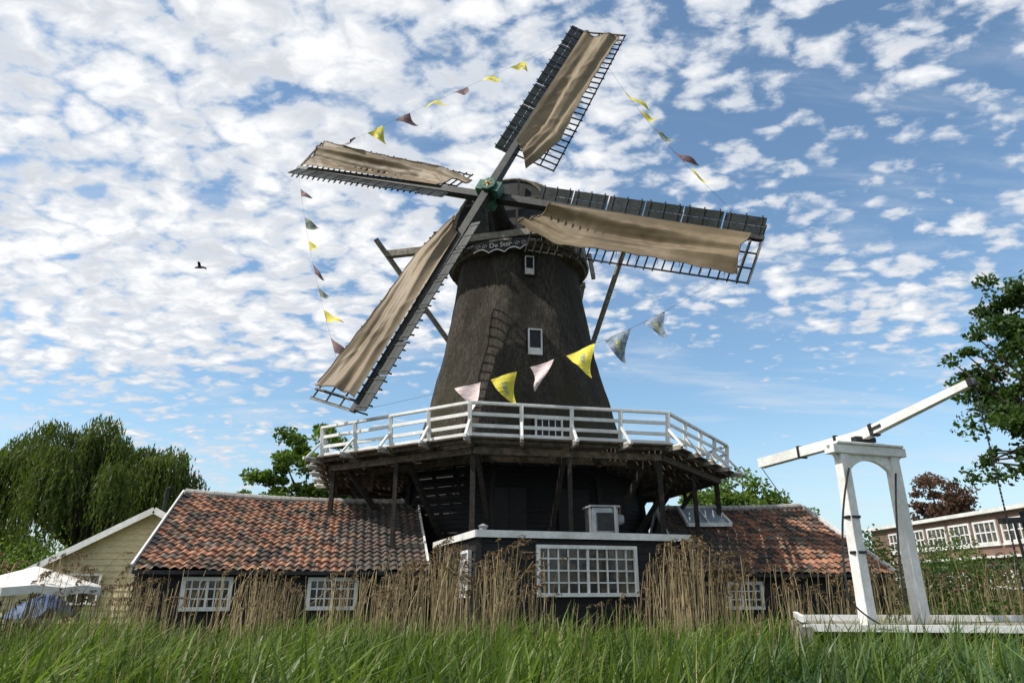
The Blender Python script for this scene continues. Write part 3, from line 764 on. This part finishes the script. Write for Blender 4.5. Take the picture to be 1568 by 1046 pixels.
# ================================================================ vegetation
def rand_unit(N): 
    v=rng.normal(size=(N,3));return v/np.linalg.norm(v,axis=1,keepdims=True)
def leaf_quads(c,s,u=None,asp=.55):
    N=len(c)
    if u is None:u=rand_unit(N)
    w_=np.cross(u,rand_unit(N));w_/=np.linalg.norm(w_,axis=1,keepdims=True)+1e-9
    s=s[:,None]
    V_=np.stack([c-u*s*.5,c+w_*s*asp*.5,c+u*s*.5,c-w_*s*asp*.5],1).reshape(-1,3)
    return V_,np.arange(N*4).reshape(-1,4)
def tree(name,base,blobs,nleaf,ls,m,tr=.25,clump=.28,limbs=True,ncl=70):
    E=empty(name);base=Vector(base);mb=MB()
    allc=[];allt=[]
    tot=sum(b[3]*b[4]*b[5] for b in blobs)
    top=Vector(blobs[0][:3])
    mb.tube([base,base.lerp(top,.35)+Vector((.1*tr,0,0)),base.lerp(top,.7),top],[tr*1.25,tr*.85,tr*.55,tr*.2],9,0)
    for b in blobs:
        c=np.array(b[:3]);r=np.array(b[3:6]);fr=(r.prod()/tot)
        k=max(8,int(ncl*fr**.7));n_=int(nleaf*fr)
        uu=rand_unit(k);rad=rng.uniform(.35,1,(k,1))**.5
        cc=c+uu*r*rad*(1+.12*rng.normal(size=(k,1)))
        cw=rng.uniform(.6,1.4,k)*r.mean()*clump
        ci=rng.integers(0,k,n_)
        ps_=cc[ci]+rand_unit(n_)*(rng.uniform(0,1,(n_,1))**.5)*cw[ci][:,None]*np.array([1.15,1.15,.75])
        allc.append(ps_);ct=rng.uniform(0,.6,k);allt.append(ct[ci]+rng.uniform(0,.4,n_))
        if limbs:
            for q in range(0,k,max(1,k//9)):
                s0=base.lerp(top,random.uniform(.35,.8));e=Vector(cc[q]);mid=s0.lerp(e,.5)+Vector((0,0,.1*(e-s0).length))
                mb.tube([s0,mid,e],[tr*.34,tr*.2,tr*.06],6,0)
    mb.obj('trunk_and_limbs',[M['bark']],E,smooth=True)
    c=np.vstack(allc);t=np.concatenate(allt)
    v,f_=leaf_quads(c,rng.uniform(.7,1.3,len(c))*ls)
    np_mesh('crown_leaves',v,f_,m,t,E);return E
GF=foliage('leaf_green',(.045,.09,.018),(.13,.20,.045),.4)
GF2=foliage('leaf_bright_green',(.07,.13,.02),(.18,.27,.055),.45)
DG=foliage('leaf_dark_green',(.028,.06,.014),(.085,.15,.032),.4)
OL=foliage('willow_green',(.06,.09,.018),(.17,.215,.055),.45)
BR=foliage('leaf_red_brown',(.07,.038,.025),(.16,.09,.055))
def willow(name,base,cx,cy,cz,rx,ry,rz,ns):
    E=empty(name);mb=MB();b=Vector(base);t=Vector((cx,cy,cz))
    mb.tube([b,b.lerp(t,.4)+Vector((.3,0,0)),b.lerp(t,.8)],[.55,.42,.25],10,0)
    cc=[];uu=[];tt=[]
    bl=[]
    for i in range(32):
        a=rng.uniform(0,2*math.pi);q=rng.uniform(0,1)**.5
        p=np.array([cx+rx*.9*q*math.cos(a),cy+ry*.85*q*math.sin(a),cz+rz*(.10+.78*math.sqrt(max(0,1-q*q)))*rng.uniform(.6,1.08)])
        bl.append((p,rng.uniform(.6,1.25),rng.uniform(0,.6)))
        s0=b.lerp(t,.6);mb.tube([s0,s0.lerp(Vector(p),.5)+Vector((0,0,.5)),Vector(p)],[.2,.12,.04],6,0)
    mb.obj('trunk_and_limbs',[M['bark']],E,smooth=True)
    for s in range(ns):
        p,r_,ct=bl[rng.integers(0,len(bl))]
        d=rng.normal(size=3);d/=np.linalg.norm(d);d[2]=abs(d[2])*.7
        st=p+d*r_*rng.uniform(.4,1)
        ln=rng.uniform(1.2,4.6)*(.6+.4*rng.uniform());k=int(ln/.16)
        tpar=np.arange(k)/max(1,k-1)
        dr=np.array([d[0],d[1],0])*.55
        pts=st+np.outer(tpar**.6,dr)+np.outer(tpar,[0,0,-ln])+rng.normal(size=(k,3))*.04
        pts=pts[pts[:,2]>.8]
        cc.append(pts);u_=np.tile([0,0,-1.],(len(pts),1))+rng.normal(size=(len(pts),3))*.30
        uu.append(u_/np.linalg.norm(u_,axis=1,keepdims=True));tt.append(np.clip(ct*.6+rng.uniform(0,.5)+rng.uniform(0,.15,len(pts)),0,1))
    c=np.vstack(cc);u_=np.vstack(uu);t_=np.concatenate(tt)
    v,f_=leaf_quads(c,rng.uniform(.22,.38,len(c)),u_,.26);np_mesh('hanging_foliage',v,f_,OL,t_,E)
willow('willow_tree',(-23.2,38,0),-23.2,38,5.5,6.0,4.5,5.0,3500)
willow('willow_tree',(-33,42,0),-33,42,3.0,4.5,4.5,2.8,1400)
tree('broadleaf_tree',(-12.8,45,0),[(-12.8,45,9.0,2.9,2.6,2.8),(-10.0,45,7.4,2.7,2,2.6),(-15.6,45,6.5,2.6,2,2.2),(-13,44,5.2,4.4,2.5,1.8),(-9,46,5.6,2.2,2,1.8)],22000,.30,GF2,.35,.26)
tree('broadleaf_tree',(16,52,0),[(17.5,52,6.8,3.0,2.5,2.5),(13.8,52,6.3,2.8,2.5,2.3),(20.5,53,5.5,2.4,2.2,1.9)],14000,.32,GF2,.35)
tree('copper_beech_tree',(40.5,66,0),[(40.5,66,9.0,2.9,2.5,2.9),(39,66,7,2.2,2.2,2.2),(42.3,66,6.6,2.2,2.2,2.2)],8000,.36,BR,.35)
tree('oak_tree',(13.2,14.8,0),[(12.4,14.6,5.7,2.1,1.9,1.9),(10.9,14.2,4.3,1.4,1.2,1.1),(12.9,15,7.6,1.7,1.5,1.2),(10.9,14.8,6.2,1.0,.9,.8),(12.9,14,3.4,1.9,1.4,1.1),(11.1,14.0,5.2,1.2,1,.8),(10.2,14.2,3.9,.6,.6,.4)],24000,.13,DG,.2,.20,ncl=130)
def mass(name,pts,n_,ls,m):
    cc=[];tt=[]
    for (x,y,z,rx,ry,rz) in pts:
        k=int(n_*rx*rz);u_=rand_unit(k);r_=rng.uniform(.55,1,(k,1))
        nb_=np.array([mnoise.noise(Vector((a*2.2+x,b_*2.2,c_*2.2))) for a,b_,c_ in u_])[:,None]
        p=np.array([x,y,z])+u_*r_*np.array([rx,ry,rz])*(1+.45*nb_)
        p=p[p[:,2]>0];cc.append(p);tt.append(np.clip(rng.uniform(0,.5)+rng.uniform(0,.5,len(p)),0,1))
    c=np.vstack(cc);v,f_=leaf_quads(c,rng.uniform(.7,1.3,len(c))*ls);np_mesh(name,v,f_,m,np.concatenate(tt))
mass('distant_tree_line',[(x+rng.uniform(-2,2),95+rng.uniform(-8,8),3,rng.uniform(4,7),4,rng.uniform(3.5,6.0)) for x in range(-110,125,7)],70,.7,GF)
mass('shrubbery',[(13.8,24,.9,1.3,1.2,1.3),(15.5,25,1.2,1.6,1.2,1.5),(18,26,1.1,2,1.5,1.6),(21,27,1.3,2.2,1.5,1.8),(16.5,22,.6,1.6,1.2,1.1),(24,30,1.4,2.5,2,2),(20,33,1.6,2.2,2,2.4),(14.5,29,1.6,1.6,1.5,2.2),(12.2,19,.5,1.2,1,.9)],900,.14,GF)
mass('hedge',[(-9-i*1.6,31+rng.uniform(-1,1),1.4,1.6,1.2,rng.uniform(1.6,2.4)) for i in range(12)],420,.18,GF2)
def blades(name,N,xr,yr,hr,wr,m,lean=.5,seg=4,basez=0,dens=None,curl=1.0,hmod=.40):
    x=rng.uniform(*xr,N);y=rng.uniform(*yr,N)
    if dens is not None:
        k=rng.uniform(0,1,N)<dens(x,y);x,y=x[k],y[k];N=len(x)
    cl=np.array([mnoise.noise(Vector((a*.75,b*.75,7.3))) for a,b in zip(x,y)])
    h=rng.uniform(*hr,N)*(1+hmod*cl);w_=rng.uniform(*wr,N)
    a=rng.uniform(0,2*math.pi,N);ld=np.stack([np.cos(a)+.45,np.sin(a),np.zeros(N)],1)
    fa=a+rng.normal(size=N)*.5+math.pi/2;wdv=np.stack([np.cos(fa),np.sin(fa),np.zeros(N)],1)
    le=rng.uniform(.1,1,N)*lean*h
    rows=[]
    for s in range(seg+1):
        t=s/seg
        c=np.stack([x,y,np.full(N,basez)+0*x],1)+np.outer(h*(t-.30*curl*t**3*(le/h)),[0,0,1])+ld*(le*t**2.2)[:,None]
        ww=(w_*(1-t**2.0)*.5*(.6+.8*min(1,t*3)))[:,None]
        rows.append(np.stack([c-wdv*ww,c+wdv*ww],1))
    V_=np.stack(rows,1).reshape(N,-1,3);k=(seg+1)*2
    f=[]
    for s in range(seg): f.append([2*s,2*s+1,2*s+3,2*s+2])
    F=(np.arange(N)[:,None,None]*k+np.array(f)[None]).reshape(-1,4)
    t_=np.clip(.5+.9*cl+rng.normal(size=N)*.28,0,1)
    return np_mesh(name,V_.reshape(-1,3),F,m,np.repeat(t_,seg),smooth=True)
GR=foliage('reed_leaf_green',(.040,.085,.011),(.19,.265,.055),.42,.42)
GR2=foliage('reed_leaf_bluegreen',(.045,.10,.035),(.16,.24,.09),.35,.36)
DRY=foliage('dry_straw',(.20,.14,.07),(.60,.48,.29),.2,.8)
PLM=foliage('reed_plume_brown',(.10,.065,.04),(.27,.19,.115),.2,.9)
blades('reed_grass',15000,(-13,13),(6.3,15.5),(.72,1.18),(.018,.038),GR,.85,hmod=.5)
blades('reed_grass_behind',7000,(-20,20),(13,18.5),(.5,.92),(.018,.03),GR,.6)
blades('iris_leaves',3800,(1.5,9.5),(5.8,9.5),(.80,1.12),(.030,.05),GR2,.8,dens=lambda x,y:np.clip((x-1.5)/4,0,1))
blades('dry_grass',4500,(-13,13),(7.0,16.0),(.75,1.15),(.006,.012),DRY,.35,dens=lambda x,y:np.where(x<-3,.9,.25))
blades('meadow_grass',8000,(-40,45),(18,60),(.3,.8),(.02,.05),GR,.6)
def reeds(name,clumps,clearings):
    VV=[];FF=[];TT=[];o=0
    PV=[];PF=[];PT=[];po=0
    for (x0,x1,y0,y1,N,h0,h1,ppl) in clumps:
        for i in range(N):
            x=random.uniform(x0,x1);y=random.uniform(y0,y1);g=.5+.5*mnoise.noise(Vector((x*1.7,y*.8,2)))*2.1
            if random.random()>.22+g*1.1: continue
            if h1>1.3 and any(a<x<b for a,b in clearings) and random.random()<.72: continue
            h=(h0+(h1-h0)*max(0,min(1.15,g+random.uniform(-.4,.35))))
            lean=Vector((random.gauss(.03,.06),random.gauss(0,.05),0))*h
            if random.random()<.10: lean*=3.5
            a=random.uniform(-.5,.5);wv=Vector((math.cos(a),math.sin(a),0));wd_=random.uniform(.012,.023)
            b=Vector((x,y,0));tn=random.uniform(.1,1)
            pts=[b+Vector((0,0,h*t))+lean*t*t for t in(0,.35,.7,1)]
            for j,p in enumerate(pts):
                ww=wd_*(1-.45*j/3)/2;VV+= [p-wv*ww,p+wv*ww]
            for j in range(3): FF.append((o+2*j,o+2*j+1,o+2*j+3,o+2*j+2));TT.append(tn)
            o+=8
            if random.random()<.5:
                t=random.uniform(.35,.85);p=b+Vector((0,0,h*t))+lean*t*t;a=random.uniform(0,6.28);dl=Vector((math.cos(a)*.5,math.sin(a)*.5,random.uniform(.0,1.0)))*random.uniform(.15,.35)
                sd2=Vector((-math.sin(a),math.cos(a),.3))*.009
                VV+=[p-sd2,p+sd2,p+dl+sd2*.3,p+dl-sd2*.3];FF.append((o,o+1,o+2,o+3));TT.append(tn*.8);o+=4
            if random.random()<ppl:
                tip=pts[-1];dr=Vector((random.gauss(.75,.3),random.gauss(0,.3),0));s=random.uniform(.85,1.5)
                for q in range(22):
                    t=random.uniform(0,1);p=tip+Vector((0,0,.20*t-.14*t*t-.04))*s+dr*.17*s*t*t
                    dl=Vector((dr.x*.5+random.gauss(0,.35),random.gauss(0,.4),random.uniform(-.9,.3)))*random.uniform(.05,.10)*s*(1.15-t*.5)
                    sd2=Vector((random.gauss(0,1),random.gauss(0,1),random.gauss(0,.5))).normalized()*.014
                    PV+=[p-sd2*.6,p+sd2*.6,p+dl+sd2,p+dl-sd2];PF.append((po,po+1,po+2,po+3));PT.append(random.uniform(0,1));po+=4
    E=empty(name)
    np_mesh('stalks',np.array([tuple(v) for v in VV]),np.array(FF),DRY,np.array(TT),E)
    np_mesh('plumes',np.array([tuple(v) for v in PV]),np.array(PF),PLM,np.array(PT),E)
reeds('reed_bed',[(-13.5,-9.0,14.5,16,300,1.2,2.05,.55),(-9.6,-2.6,15.0,17.0,900,1.1,1.85,.25),(-3.0,-.75,14.5,16.4,260,1.4,2.35,.75),(-.75,.75,14.3,16.2,170,1.3,2.3,.75),(.75,2.8,15,16.4,100,.95,1.35,.3),
  (2.8,5.2,15,17,260,1.4,2.35,.75),(5.2,9.5,16,19,260,1.1,1.95,.45),(9.5,18,17,22,450,1.3,2.2,.5),(-13,13,12.5,14.5,420,.85,1.12,.05)],
  [(-7.7,-5.9),(-4.9,-3.3),(.5,2.9),(4.9,6.3)])
mb=MB();b=R(-15.2,30,14.6)
mb.tube([b+Vector((-.22,0,0)),b+Vector((-.08,0,.03)),b+Vector((.1,0,.02)),b+Vector((.22,0,0)),b+Vector((.34,0,-.01))],[.02,.06,.055,.03,.035],8,0)
for s in(-1,1):
    r0_=b+Vector((-.06,0,.03));r1_=b+Vector((.1,0,.03))
    m1=b+Vector((-.02,-s*.22,.20));m2=b+Vector((.12,-s*.22,.18));tp=b+Vector((.16,-s*.5,.10))
    mb.add([r0_,r1_,m2,m1,tp],[(0,1,2,3),(3,2,4)],0)
mb.obj('bird',[M['iron']],smooth=True)
